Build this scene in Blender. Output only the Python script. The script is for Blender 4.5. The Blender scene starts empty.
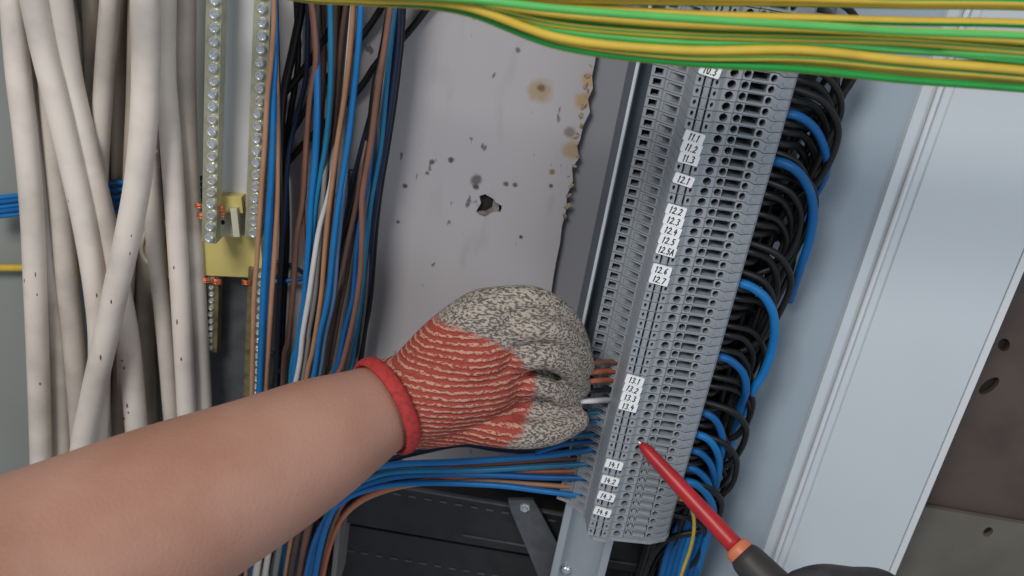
import bpy, bmesh, math, random
from mathutils import Vector, Matrix, noise
random.seed(7)
S = bpy.context.scene
COL = S.collection
R = math.radians

# ------------------------------------------------------------------ camera
F = 950.0
X = Vector((2012, 347, 0)).normalized()
DN = Vector((165 - 512, 2300 - 288, F)).normalized()
Zc = -DN
Yc = Zc.cross(X)
def cam_to_world(v):            # v in (right, down, forward)
    return Vector((v.dot(X), v.dot(Yc), v.dot(Zc)))
FW = cam_to_world(Vector((0, 0, 1)))
ORG = Vector((0, 0, 1.4))
CAM = ORG - FW * 0.685
cam_d = bpy.data.cameras.new('camera')
cam = bpy.data.objects.new('camera', cam_d)
COL.objects.link(cam)
rt = cam_to_world(Vector((1, 0, 0))); up = cam_to_world(Vector((0, -1, 0))); bk = -FW
m = Matrix(((rt.x, up.x, bk.x, CAM.x), (rt.y, up.y, bk.y, CAM.y), (rt.z, up.z, bk.z, CAM.z), (0, 0, 0, 1)))
cam.matrix_world = m
cam_d.sensor_width = 36; cam_d.lens = 36 * F / 1024
cam_d.clip_start = 0.01
S.camera = cam

def P(px, py, h):
    """point of the plane h metres in front of the back wall seen at a pixel"""
    r = cam_to_world(Vector((px - 512, py - 288, F)))
    t = (-h - CAM.y) / r.y
    return CAM + r * t
def dep(p): return (p - CAM).dot(FW)
def pxm(p): return dep(p) / F       # metres per pixel there

# ------------------------------------------------------------------ materials
def lin(c):
    return tuple(((x / 255) / 12.92 if x / 255 <= .04045 else ((x / 255 + .055) / 1.055) ** 2.4) for x in c) + (1,)
def mat(name, rgb, rough=.5, metal=0, noise_amt=0, scale=60, dark=None, bump=0, bscale=400, spec=.5, coat=0, stretch=None, lo=.45, hi=.7):
    m = bpy.data.materials.new(name); m.use_nodes = True
    nt = m.node_tree; b = nt.nodes['Principled BSDF']
    b.inputs['Base Color'].default_value = lin(rgb)
    b.inputs['Roughness'].default_value = rough
    b.inputs['Metallic'].default_value = metal
    b.inputs['Specular IOR Level'].default_value = spec
    b.inputs['Coat Weight'].default_value = coat
    tc = nt.nodes.new('ShaderNodeTexCoord')
    src = tc.outputs['Object']
    if stretch:
        mp = nt.nodes.new('ShaderNodeMapping'); mp.inputs['Scale'].default_value = stretch
        nt.links.new(src, mp.inputs['Vector']); src = mp.outputs[0]
    n = nt.nodes.new('ShaderNodeTexNoise'); n.inputs['Scale'].default_value = scale; n.inputs['Detail'].default_value = 5
    nt.links.new(src, n.inputs['Vector'])
    rp = nt.nodes.new('ShaderNodeMapRange'); rp.inputs[1].default_value = lo; rp.inputs[2].default_value = hi
    nt.links.new(n.outputs[0], rp.inputs[0])
    mx = nt.nodes.new('ShaderNodeMixRGB')
    mx.inputs[1].default_value = lin(rgb)
    d = dark or tuple(int(c * (1 - noise_amt)) for c in rgb)
    mx.inputs[2].default_value = lin(d)
    nt.links.new(rp.outputs[0], mx.inputs[0])
    nt.links.new(mx.outputs[0], b.inputs['Base Color'])
    if bump:
        bn = nt.nodes.new('ShaderNodeTexNoise'); bn.inputs['Scale'].default_value = bscale
        nt.links.new(src, bn.inputs['Vector'])
        bp = nt.nodes.new('ShaderNodeBump'); bp.inputs['Strength'].default_value = bump; bp.inputs['Distance'].default_value = .001
        nt.links.new(bn.outputs[0], bp.inputs['Height']); nt.links.new(bp.outputs[0], b.inputs['Normal'])
    return m
M = {}
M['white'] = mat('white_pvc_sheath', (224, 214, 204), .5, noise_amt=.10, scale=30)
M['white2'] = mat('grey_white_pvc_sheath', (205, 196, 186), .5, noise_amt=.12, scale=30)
M['white3'] = mat('shaded_white_pvc_sheath', (178, 166, 152), .55, noise_amt=.14, scale=30)  # white sheath darkened for the back row, its shade put into the colour
M['scuff'] = mat('black_scuff', (70, 62, 58), .8)
M['blue'] = mat('blue_pvc', (14, 112, 178), .45, noise_amt=.06)
M['dblue'] = mat('deep_blue_pvc', (4, 92, 156), .45, noise_amt=.06)
M['navy'] = mat('navy_pvc', (26, 42, 74), .45, noise_amt=.1)
M['teal'] = mat('teal_blue_pvc', (28, 118, 160), .4, noise_amt=.06)
M['gblue'] = mat('greyed_blue_pvc', (88, 124, 160), .4, noise_amt=.08)
M['brown'] = mat('brown_pvc', (126, 88, 74), .5, noise_amt=.1)
M['dbrown'] = mat('dark_brown_pvc', (84, 64, 56), .45, noise_amt=.12)
M['tan'] = mat('tan_brown_pvc', (172, 128, 98), .5, noise_amt=.08)
M['orange'] = mat('orange_brown_pvc', (182, 104, 74), .45, noise_amt=.08)
M['black'] = mat('black_pvc', (20, 20, 21), .45, noise_amt=.2)
M['greyw'] = mat('grey_pvc', (128, 126, 124), .45, noise_amt=.08)
M['lgrey'] = mat('light_grey_pvc', (206, 204, 204), .45, noise_amt=.05)
M['yel'] = mat('earth_yellow_pvc', (208, 176, 62), .5, noise_amt=.06)
M['grn'] = mat('earth_green_pvc', (26, 142, 58), .4, noise_amt=.05)
M['lgrn'] = mat('earth_bright_green_pvc', (88, 182, 92), .4, noise_amt=.05)
M['dgrn'] = mat('earth_deep_green_pvc', (20, 112, 66), .45, noise_amt=.05)
M['housing'] = mat('grey_polyamide', (150, 156, 163), .42, noise_amt=.05, scale=200)
M['well'] = mat('well_floor_shade', (22, 23, 25), .5, metal=.2)  # near-black well floors: shade of the deep recesses put into their colour
M['tag'] = mat('white_marker_plastic', (238, 240, 242), .4)
M['ink'] = mat('marker_ink', (26, 26, 30), .6)
M['zinc'] = mat('zinc_screw', (222, 228, 230), .3, metal=.75, noise_amt=.15, scale=500)
M['galv'] = mat('galvanised_rail', (196, 204, 210), .3, metal=.65, noise_amt=.12, scale=25, stretch=(1, 1, .15))
M['slate'] = mat('slate_grey_steel', (98, 108, 120), .4, metal=.4, noise_amt=.1, scale=20)
M['brassbar'] = mat('nickelled_brass', (190, 190, 162), .32, metal=.6, noise_amt=.12, scale=90)
M['olivebrass'] = mat('olive_brass', (134, 122, 88), .45, metal=.5, noise_amt=.3, scale=150)  # darker olive brass for the lower bars
M['railplate'] = mat('zinc_strip', (204, 206, 208), .42, metal=.1, noise_amt=.1, scale=12, stretch=(1, 1, .2))
M['yplastic'] = mat('straw_yellow_plastic', (198, 184, 112), .45, noise_amt=.1, scale=40)
M['cream'] = mat('cream_plastic', (188, 188, 166), .5)
M['blackduct'] = mat('black_trunking', (38, 38, 40), .5, noise_amt=.25, scale=60)
M['duct_in'] = mat('dark_grey_box', (74, 74, 76), .55, noise_amt=.1)
M['bracket'] = mat('dark_painted_steel', (92, 94, 98), .45, metal=.3, noise_amt=.15, scale=80)
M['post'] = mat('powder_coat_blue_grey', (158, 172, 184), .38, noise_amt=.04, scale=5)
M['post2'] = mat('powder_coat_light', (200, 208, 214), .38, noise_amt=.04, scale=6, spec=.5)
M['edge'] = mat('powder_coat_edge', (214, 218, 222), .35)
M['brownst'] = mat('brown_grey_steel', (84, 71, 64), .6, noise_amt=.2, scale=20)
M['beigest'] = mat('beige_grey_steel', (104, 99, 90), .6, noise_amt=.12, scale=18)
M['hole'] = mat('hole_shade_dark', (30, 22, 18), .8)  # near-black discs and sheets standing in for the shade inside holes
M['skin'] = mat('forearm_skin', (178, 134, 116), .64, dark=(164, 116, 96), scale=14, bump=.25, bscale=500)
M['red'] = mat('red_shaft_insulation', (178, 34, 42), .4, noise_amt=.12, scale=50)
M['collar'] = mat('orange_collar', (226, 132, 92), .45, noise_amt=.1)
M['grip'] = mat('dark_grey_grip', (62, 58, 58), .55, noise_amt=.15)
M['dglove'] = mat('dark_glove_rubber', (58, 56, 58), .6, noise_amt=.2, scale=120, bump=.5, bscale=700)
M['cuffred'] = mat('red_cuff_knit', (178, 52, 50), .8, noise_amt=.18, scale=300, bump=.6, bscale=1200)
M['copper'] = mat('bare_copper', (214, 120, 84), .35, metal=.8)
M['rust'] = mat('rusty_flake', (164, 146, 122), .8, noise_amt=.35, scale=200)
M['wallgrey'] = mat('rear_panel_grey', (142, 146, 142), .5, noise_amt=.08, scale=4)
M['bandgrey'] = mat('folded_panel_grey', (140, 142, 148), .45, noise_amt=.10, scale=8, stretch=(1, 1, .3))

def plate_material():
    m = bpy.data.materials.new('aged_painted_plate'); m.use_nodes = True
    nt = m.node_tree; L = nt.links; b = nt.nodes['Principled BSDF']; b.inputs['Roughness'].default_value = .5
    tc = nt.nodes.new('ShaderNodeTexCoord'); obj = tc.outputs['Object']
    def noi(scale, detail=4, st=None):
        n = nt.nodes.new('ShaderNodeTexNoise'); n.inputs['Scale'].default_value = scale; n.inputs['Detail'].default_value = detail
        if st:
            mp = nt.nodes.new('ShaderNodeMapping'); mp.inputs['Scale'].default_value = st; L.new(obj, mp.inputs[0]); L.new(mp.outputs[0], n.inputs[0])
        else: L.new(obj, n.inputs[0])
        return n.outputs[0]
    def rng(s, a, c, x=0, y=1):
        r = nt.nodes.new('ShaderNodeMapRange'); L.new(s, r.inputs[0])
        for i, v in enumerate((a, c, x, y)): r.inputs[i + 1].default_value = v
        return r.outputs[0]
    def mix(f, a, c):
        x = nt.nodes.new('ShaderNodeMixRGB'); L.new(f, x.inputs[0])
        if isinstance(a, tuple): x.inputs[1].default_value = lin(a)
        else: L.new(a, x.inputs[1])
        x.inputs[2].default_value = lin(c); return x.outputs[0]
    def mul(a, c):
        x = nt.nodes.new('ShaderNodeMath'); x.operation = 'MULTIPLY'; L.new(a, x.inputs[0]); L.new(c, x.inputs[1]); return x.outputs[0]
    def near(pt, rad):      # soft disc round a point with noisy edge
        d = nt.nodes.new('ShaderNodeVectorMath'); d.operation = 'DISTANCE'; L.new(obj, d.inputs[0]); d.inputs[1].default_value = pt
        n = noi(160, 4); a = nt.nodes.new('ShaderNodeMath'); a.operation = 'MULTIPLY_ADD'; L.new(n, a.inputs[0]); a.inputs[1].default_value = rad * 1.2; 
        L.new(d.outputs['Value'], a.inputs[2])
        return rng(a.outputs[0], rad * 1.15, rad * 1.75, 1, 0)
    c = mix(rng(noi(6, 3, (1, 1, .25)), .35, .7), (182, 178, 180), (166, 164, 168))
    c = mix(rng(noi(45, 6, (1, 1, .3)), .6, .8, 0, .5), c, (120, 116, 114))       # dirt streaks
    c = mix(rng(noi(120, 3, (1, 1, .5)), .68, .72, 0, .8), c, (78, 72, 72))     # small dark chips
    for px, py, rad, col in ((541, 91, .0085, (162, 144, 120)), (541, 88, .003, (112, 90, 72)), (572, 150, .007, (164, 144, 118)), (583, 100, .006, (170, 144, 110)),
                        (590, 80, .006, (176, 150, 120)), (432, 162, .002, (90, 84, 86)), (451, 160, .0022, (84, 80, 82)), (476, 180, .0042, (104, 98, 100)), (476, 187, .0025, (80, 74, 76)),
                        (506, 184, .0022, (96, 90, 92)), (515, 185, .0020, (96, 90, 92)), (552, 172, .0022, (130, 110, 90)), (405, 186, .0018, (80, 76, 78)),
                        (551, 186, .0015, (90, 84, 82)), (521, 237, .0016, (70, 66, 66)), (570, 132, .004, (130, 118, 116)), (518, 50, .0018, (110, 106, 110)), (427, 173, .0015, (110, 104, 104)), (398, 222, .0014, (90, 84, 84))):
        c = mix(near(P(px, py, PLATE_H) , rad), c, col)
    # scratch
    L.new(c, b.inputs['Base Color'])
    return m
PLATE_H = .012
M['plate'] = plate_material()
M['platechip'] = mat('chipped_bare_edge', (132, 124, 118), .7, noise_amt=.3, scale=150)

def glove_material(cen, ax, az):
    m = bpy.data.materials.new('knitted_glove'); m.use_nodes = True
    nt = m.node_tree; L = nt.links; b = nt.nodes['Principled BSDF']; b.inputs['Roughness'].default_value = .85
    b.inputs['Specular IOR Level'].default_value = .2
    tc = nt.nodes.new('ShaderNodeTexCoord'); obj = tc.outputs['Object']
    mp = nt.nodes.new('ShaderNodeMapping'); L.new(obj, mp.inputs[0])
    ang = R(-6)
    mp.inputs['Location'].default_value = (-cen.x / ax, 0, -cen.z / az); mp.inputs['Scale'].default_value = (1 / ax, 0, 1 / az)
    ln = nt.nodes.new('ShaderNodeVectorMath'); ln.operation = 'LENGTH'; L.new(mp.outputs[0], ln.inputs[0])
    n = nt.nodes.new('ShaderNodeTexNoise'); n.inputs['Scale'].default_value = 260; n.inputs['Detail'].default_value = 3; L.new(obj, n.inputs[0])
    n2 = nt.nodes.new('ShaderNodeTexNoise'); n2.inputs['Scale'].default_value = 860; n2.inputs['Detail'].default_value = 2
    mp2 = nt.nodes.new('ShaderNodeMapping'); mp2.inputs['Scale'].default_value = (.45, 1, 1.1); L.new(obj, mp2.inputs[0]); L.new(mp2.outputs[0], n2.inputs[0])
    def mr(s, a, c, x=0, y=1):
        r = nt.nodes.new('ShaderNodeMapRange'); L.new(s, r.inputs[0])
        for i, v in enumerate((a, c, x, y)): r.inputs[i + 1].default_value = v
        return r.outputs[0]
    def math_(op, a, c):
        x = nt.nodes.new('ShaderNodeMath'); x.operation = op
        for i, s in enumerate((a, c)):
            if isinstance(s, (int, float)): x.inputs[i].default_value = s
            else: L.new(s, x.inputs[i])
        return x.outputs[0]
    edge = math_('ADD', ln.outputs['Value'], math_('MULTIPLY', n.outputs[0], .16))
    redmask = mr(edge, 1.04, 1.12, 1, 0)
    # ribs: fan converging to the wrist
    sep = nt.nodes.new('ShaderNodeSeparateXYZ'); L.new(obj, sep.inputs[0])
    dx = math_('ADD', math_('SUBTRACT', sep.outputs[0], cen.x), .25)
    fan = math_('DIVIDE', math_('SUBTRACT', sep.outputs[2], cen.z - .01), dx)
    wob = math_('MULTIPLY', n.outputs[0], .012)
    ph = math_('MULTIPLY', math_('ADD', fan, wob), 2 * math.pi / .0152)
    sn = math_('SINE', ph, 0)
    rib = mr(sn, .15, .55)
    ribmask = math_('MULTIPLY', rib, mr(n2.outputs[0], .40, .52))
    knit = nt.nodes.new('ShaderNodeMixRGB'); knit.inputs[1].default_value = lin((176, 166, 154)); knit.inputs[2].default_value = lin((98, 90, 88))
    L.new(mr(n2.outputs[0], .44, .56), knit.inputs[0])
    redc = nt.nodes.new('ShaderNodeMixRGB'); redc.inputs[1].default_value = lin((158, 72, 62)); redc.inputs[2].default_value = lin((196, 150, 130)); L.new(ribmask, redc.inputs[0])
    fin = nt.nodes.new('ShaderNodeMixRGB'); L.new(redmask, fin.inputs[0]); L.new(knit.outputs[0], fin.inputs[1]); L.new(redc.outputs[0], fin.inputs[2])
    L.new(fin.outputs[0], b.inputs['Base Color'])
    bp = nt.nodes.new('ShaderNodeBump'); bp.inputs['Strength'].default_value = .8; bp.inputs['Distance'].default_value = .0012
    L.new(math_('ADD', math_('MULTIPLY', math_('MULTIPLY', sn, redmask), .5), n2.outputs[0]), bp.inputs['Height']); L.new(bp.outputs[0], b.inputs['Normal'])
    return m

# ------------------------------------------------------------------ object helpers
def tag(o, label=None, cat=None, group=None, kind=None):
    if label: o['label'] = label
    if cat: o['category'] = cat
    if group: o['group'] = group
    if kind: o['kind'] = kind
    return o
def empty(name, loc, label, cat, group=None):
    o = bpy.data.objects.new(name, None); o.empty_display_size = .02; COL.objects.link(o); o.location = loc
    return tag(o, label, cat, group)
def link(name, bm, mats, parent=None, smooth=True, world=True):
    me = bpy.data.meshes.new(name); bm.normal_update(); bm.to_mesh(me); bm.free()
    for x in (mats if isinstance(mats, (list, tuple)) else [mats]): me.materials.append(x)
    for p in me.polygons: p.use_smooth = smooth
    o = bpy.data.objects.new(name, me); COL.objects.link(o)
    if parent:
        o.parent = parent
        if world: o.matrix_parent_inverse = Matrix.Translation(parent.location).inverted()
    return o
def spline(pts, n=8):
    """Catmull-Rom through Vectors (extra float components allowed as tuples)"""
    out = []
    N = len(pts)
    if N == 2:
        return [pts[0].lerp(pts[1], i / n) for i in range(n + 1)]
    for i in range(N - 1):
        p0 = pts[max(i - 1, 0)]; p1 = pts[i]; p2 = pts[i + 1]; p3 = pts[min(i + 2, N - 1)]
        for k in range(n):
            t = k / n
            out.append(.5 * ((2 * p1) + (p2 - p0) * t + (2 * p0 - 5 * p1 + 4 * p2 - p3) * t * t + (3 * p1 - p0 - 3 * p2 + p3) * t ** 3))
    out.append(pts[-1].copy())
    return out
def tube(bm, pts, rad, segs=10, mi=0, stripe=None, twist=0, flat=1, n=8, phase=0):
    """pts: Vectors; rad: float or list matching pts. stripe(k)->material index"""
    r4 = [rad] * len(pts) if not isinstance(rad, (list, tuple)) else rad
    P4 = spline([Vector((p.x, p.y, p.z, r)) for p, r in zip(pts, r4)], n)
    C = [Vector(p[:3]) for p in P4]; RR = [max(p[3], 1e-5) for p in P4]
    T = [(C[min(i + 1, len(C) - 1)] - C[max(i - 1, 0)]).normalized() for i in range(len(C))]
    u = T[0].orthogonal().normalized()
    ref = Vector((0, -1, 0)); 
    if abs(T[0].dot(ref)) < .9: u = (ref - T[0] * T[0].dot(ref)).normalized()
    rings = []
    for i, c in enumerate(C):
        u = (u - T[i] * u.dot(T[i])).normalized(); v = T[i].cross(u)
        a0 = twist * i / len(C) + phase
        rings.append([bm.verts.new(c + (u * math.cos(a0 + 2 * math.pi * k / segs) * flat + v * math.sin(a0 + 2 * math.pi * k / segs)) * RR[i]) for k in range(segs)])
    for a, b in zip(rings[:-1], rings[1:]):
        for k in range(segs):
            f = bm.faces.new((a[k], a[(k + 1) % segs], b[(k + 1) % segs], b[k])); f.smooth = True
            f.material_index = stripe(k) if stripe else mi
    for rg in (rings[0], rings[-1]):
        f = bm.faces.new(rg if rg is rings[-1] else rg[::-1]); f.material_index = mi
    return bm
def box(bm, x0, x1, y0, y1, z0, z1, mi=0, bev=0):
    r = bmesh.ops.create_cube(bm, size=1, matrix=Matrix.Translation(((x0 + x1) / 2, (y0 + y1) / 2, (z0 + z1) / 2)) @ Matrix.Diagonal((abs(x1 - x0), abs(y1 - y0), abs(z1 - z0), 1)))
    fs = list({f for v in r['verts'] for f in v.link_faces})
    for f in fs: f.material_index = mi
    if bev:
        es = list({e for v in r['verts'] for e in v.link_edges})
        g = bmesh.ops.bevel(bm, geom=es, offset=bev, segments=2, affect='EDGES', profile=.6)
        for f in g['faces']: f.material_index = mi
def prism_z(bm, prof, z0, z1, mi=0, closed=True):
    """profile of (x, h) extruded along z; h is measured out of the wall"""
    a = [bm.verts.new((x, -h, z0)) for x, h in prof]; b = [bm.verts.new((x, -h, z1)) for x, h in prof]
    N = len(prof)
    for i in range(N if closed else N - 1):
        j = (i + 1) % N
        f = bm.faces.new((a[i], a[j], b[j], b[i])); f.material_index = mi
    if closed:
        bm.faces.new(a[::-1]).material_index = mi; bm.faces.new(b).material_index = mi
def cyl(bm, c, axis, r0, r1, L, segs=16, mi=0):
    axis = axis.normalized(); u = axis.orthogonal().normalized(); v = axis.cross(u)
    A = [bm.verts.new(c + (u * math.cos(2 * math.pi * k / segs) + v * math.sin(2 * math.pi * k / segs)) * r0) for k in range(segs)]
    B = [bm.verts.new(c + axis * L + (u * math.cos(2 * math.pi * k / segs) + v * math.sin(2 * math.pi * k / segs)) * r1) for k in range(segs)]
    for k in range(segs):
        bm.faces.new((A[k], A[(k + 1) % segs], B[(k + 1) % segs], B[k])).material_index = mi
    bm.faces.new(A[::-1]).material_index = mi; bm.faces.new(B).material_index = mi

def wire(name, pix, h, w, material, label, cat='wire', group=None, segs=10, twist=0, stripe=None, mats=None, n=8, sc=1, phase=0):
    """pix: list of (px, py[, h]); w: width seen in the photo, in pixels"""
    pix = [(p[0], p[1], p[2] if len(p) > 2 else h) for p in pix]
    r_at = len(pix) // 2
    r = w * .5 * pxm(P(*pix[r_at])) * sc
    def on(p, q, dy):
        g = max(-.5, min(.5, (q[0] - p[0]) / (q[1] - p[1]))); return (p[0] + g * dy, p[1] + dy, p[2])
    if pix[0][1] <= -10: pix.insert(0, on(pix[0], pix[1], -170))
    if pix[-1][1] >= 590: pix.append(on(pix[-1], pix[-2], 170))
    pts = [P(*p) for p in pix]
    bm = bmesh.new()
    tube(bm, pts, r, segs=segs, stripe=stripe, twist=twist, n=n, phase=phase)
    o = link(name, bm, mats or [material])
    return tag(o, label, cat, group)

# ------------------------------------------------------------------ the setting
def quad_panel(name, x0, x1, z0, z1, h, th, material, kind='structure'):
    bm = bmesh.new(); box(bm, x0, x1, -h, -h + th, z0, z1)
    o = link(name, bm, [material], smooth=False); o['kind'] = kind; return o
quad_panel('wall_back', -1.1, 1.1, .55, 2.4, 0, .02, M['wallgrey'])

# folded grey panel between plate and terminal rail, slightly proud of the rear wall
xa = P(560, 250, .006).x; xb = P(700, 250, .006).x
bm = bmesh.new(); prism_z(bm, [(xa - .03, .0), (xa - .03, .005), (xb, .005), (xb, .0)], P(560, 500, 0).z, 2.3)
tag(link('backing_strip', bm, [M['bandgrey']], smooth=False), 'smooth mid-grey backing strip between the chipped plate and the terminal rail', 'metal strip')

# chipped plate
out = [(225, -30), (603, -30), (598, 40), (595, 62), (592, 76), (593, 88), (588, 99), (590, 112), (583, 126), (580, 140), (577, 146), (579, 158), (572, 168), (573, 181), (567, 195), (566, 210), (562, 226),
       (560, 243), (556, 262), (553, 280), (548, 315), (540, 360), (532, 410), (520, 480), (505, 497), (215, 500)]
hole = []
for k in range(14):
    a = 2 * math.pi * k / 14; rr = 10 * (1 + .28 * math.sin(3 * a + 1) + .12 * math.sin(5 * a))
    hole.append((488 + rr * math.cos(a) * 1.12, 206 + rr * math.sin(a)))
def plate_mesh():
    bm = bmesh.new()
    loops = []
    for L_ in (out, hole):
        vs = [bm.verts.new(P(x, y, PLATE_H)) for x, y in L_]
        es = [bm.edges.new((vs[i], vs[(i + 1) % len(vs)])) for i in range(len(vs))]
        loops.append((vs, es))
    bmesh.ops.triangle_fill(bm, use_beauty=True, edges=loops[0][1] + loops[1][1])
    for f in bm.faces:
        if f.normal.y > 0: f.normal_flip()
    for vs, es in loops:
        lo = [bm.verts.new(v.co + Vector((0, PLATE_H - .0062, 0))) for v in vs]
        for i in range(len(vs)):
            j = (i + 1) % len(vs); f = bm.faces.new((vs[i], vs[j], lo[j], lo[i])); f.material_index = 1
    bmesh.ops.recalc_face_normals(bm, faces=bm.faces)
    return bm
po = link('mounting_plate', plate_mesh(), [M['plate'], M['platechip']], smooth=False)
tag(po, 'chipped off-white painted mounting plate with a ragged hole and rust stains', 'metal plate')
# torn metal tongue bent inside the hole
bm = bmesh.new()
tg = [(479, 211), (473, 213), (483, 218), (488, 220), (496, 217), (499, 209), (499, 199), (494, 196), (492, 207), (486, 211)]
a = [bm.verts.new(P(x, y, PLATE_H - .003 + (.0022 if i in (1, 2, 3, 4, 5, 6) else 0))) for i, (x, y) in enumerate(tg)]
b_ = [bm.verts.new(v.co + Vector((0, .0008, 0))) for v in a]
bm.faces.new(a); bm.faces.new(b_[::-1])
for i in range(len(a)): bm.faces.new((a[i], a[(i + 1) % len(a)], b_[(i + 1) % len(a)], b_[i]))
bmesh.ops.recalc_face_normals(bm, faces=bm.faces)
link('torn_flap', bm, [M['platechip']], po, smooth=False)
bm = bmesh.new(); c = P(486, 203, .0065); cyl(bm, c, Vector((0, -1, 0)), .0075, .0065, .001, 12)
link('hole_shade_backing', bm, [M['hole']], po, smooth=False)
# flakes on the ragged edge
bm = bmesh.new()
for i in range(16):
    t = i / 15; y = 66 + t * 150; x = 592 - t * 28 + random.uniform(-3, 3)
    c = P(x, y, PLATE_H)
    bmesh.ops.create_icosphere(bm, subdivisions=1, radius=random.uniform(.0010, .0026), matrix=Matrix.Translation(c) @ Matrix.Rotation(random.random() * 3, 4, 'Y') @ Matrix.Diagonal((.9, .35, 1.3, 1)))
for v in bm.verts: v.co += noise.noise_vector(v.co * 900) * .0009
link('rusty_edge_flakes', bm, [M['rust']], po, smooth=False)['kind'] = 'stuff'

# ------------------------------------------------------------------ white power cables
def cables():
    W = [  # (points, h, width, material, label)
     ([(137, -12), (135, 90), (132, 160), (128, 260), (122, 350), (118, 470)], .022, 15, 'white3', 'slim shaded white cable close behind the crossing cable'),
     ([(118, -12), (120, 100), (121, 180), (118, 260), (112, 360), (108, 470)], .012, 17, 'white3', 'white cable with painted shade, deep in the gap left of the crossing cable'),
     ([(90, -12), (94, 70), (96, 150), (100, 240), (104, 340), (106, 470)], .018, 15, 'white3', 'shade-toned white cable in the back row left of the straight slim one'),
     ([(64, -12), (74, 20), (84, 45), (92, 110), (110, 200), (140, 300), (150, 380), (152, 470)], .010, 13, 'white3', 'thin shade-toned white cable slanting behind the back row at the top'),
     ([(148, -12), (150, 100), (148, 200), (146, 300), (144, 380), (146, 470)], .012, 20, 'white3', 'white cable toned for the deepest shade right of the crossing cable'),
     ([(20, -12), (30, 80), (42, 160), (49, 230), (54, 300), (59, 370), (63, 470)], .030, 21, 'white2', 'white cable second from the left with black nicks low down'),
     ([(44, -12), (52, 120), (60, 200), (67, 280), (75, 360), (82, 470)], .034, 20, 'white2', 'plain white cable showing low between second and slanting cables'),
     ([(111, -12), (104, 80), (99, 170), (97, 250), (100, 330), (104, 470)], .034, 17, 'white2', 'straight slim white cable leaning left with a dark crease line'),
     ([(186, -12), (186, 70), (188, 140), (193, 230), (198, 310), (203, 400), (206, 470)], .034, 17, 'white2', 'white cable farthest right beside the brass bar'),
     ([(148, 150), (152, 190), (157, 260), (164, 320), (170, 390), (175, 470)], .036, 17, 'white2', 'white cable emerging right from under the crossing cable'),
     ([(57, -12), (70, 80), (90, 165), (107, 235), (119, 290), (128, 340), (134, 400), (138, 470)], .044, 22, 'white', 'thick white cable passing under the crossing cable to its right'),
     ([(12, -12), (18, 70), (26, 140), (32, 210), (35, 280), (38, 360), (41, 470)], .046, 21, 'white', 'leftmost thick white cable with scattered black scuffs'),
     ([(165, -12), (165, 70), (168, 110), (172, 160), (179, 270), (183, 340), (186, 400), (188, 470)], .048, 19, 'white', 'smooth white cable with a slight kink, second from the right'),
     ([(31, -12), (44, 50), (59, 110), (73, 170), (85, 225), (95, 285), (100, 340), (98, 400), (96, 470)], .054, 22, 'white', 'bright white slanting cable crossing the left group'),
     ([(145, -12), (146, 60), (144, 120), (138, 180), (129, 230), (117, 285), (104, 345), (92, 400), (80, 470)], .070, 24, 'white', 'frontmost thick white cable crossing down to the left over the others'),
    ]
    for pts, h, w, mt, lab in W:
        pts = pts + [(pts[-1][0] + (pts[-1][0] - pts[-2][0]) * .8, 640)]
        w *= 1.05
        o = wire('power_cable', pts, h, w, M[mt], lab, 'cable', 'white power cables on the left', segs=18, n=8)
        # small black scuffs on the sheath
        if mt == 'white':
            bm = bmesh.new()
            for k in range(7):
                i = random.randrange(1, len(pts) - 1)
                x, y = pts[i]; x += random.uniform(-w * .3, w * .3); y += random.uniform(-30, 30)
                # find the sheath surface there by marching toward the wall
                c = P(x, y, h); cc = c
                best = None
                q = spline([P(a_, b__, h) for a_, b__ in pts], 12)
                near = min(q, key=lambda v: (v - c).length)
                rad = w * .5 * pxm(near)
                d = (c - near); d.y = 0
                if d.length < rad * .8:
                    yy = math.sqrt(rad * rad - d.length ** 2)
                    c = near + d + Vector((0, -yy, 0))
                    bmesh.ops.create_icosphere(bm, subdivisions=1, radius=.0009, matrix=Matrix.Translation(c) @ Matrix.Diagonal((.6, .35, random.uniform(1, 3), 1)))
            if bm.verts: link('scuff_marks', bm, [M['scuff']], o)['kind'] = 'stuff'
            else: bm.free()
cables()

# blue wires crossing behind the white cables, black strap, earth wire
for k in range(5):
    y = k * 4.6
    wire('insulated_wire', [(-20, 200 + y), (30, 194 + y), (60, 191 + y), (100, 184 + y * 1.35), (130, 182 + y * 1.6), (165, 180 + y * 1.5), (205, 178 + y * 1.3)], .0255 + .001 * (k % 2), 5.2, M['dblue' if k % 2 else 'blue'],
         'blue wire in the flat bundle running across behind the white cables', group='blue wires behind the white cables')
bm = bmesh.new(); tube(bm, [P(49, 178, .014), P(50, 195, .014), P(50, 214, .014)], .0022, 8); 
for yy in (180, 211): box(bm, P(40, yy, 0).x, P(95, yy, 0).x, -.013, -.011, P(50, yy + 2, .012).z, P(50, yy, .012).z)
tag(link('cable_strap', bm, [M['black']], smooth=False), 'black strap clip holding the flat blue bundle at the left', 'strap')
wire('earth_wire', [(-20, 268), (30, 268), (60, 270), (110, 274), (150, 279), (175, 276), (205, 268)], .009, 7.5, M['yel'], 'yellow-green earth wire running level behind the white cables', 'wire',
     mats=[M['yel'], M['lgrn']], stripe=lambda k: 1 if k == 3 else 0)
wire('insulated_wire', [(150, 225), (143, 240), (142, 252), (148, 262), (158, 268)], .02, 5, M['cream'], 'pale cream wire curling in the gap beside the yellow bracket')

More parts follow.
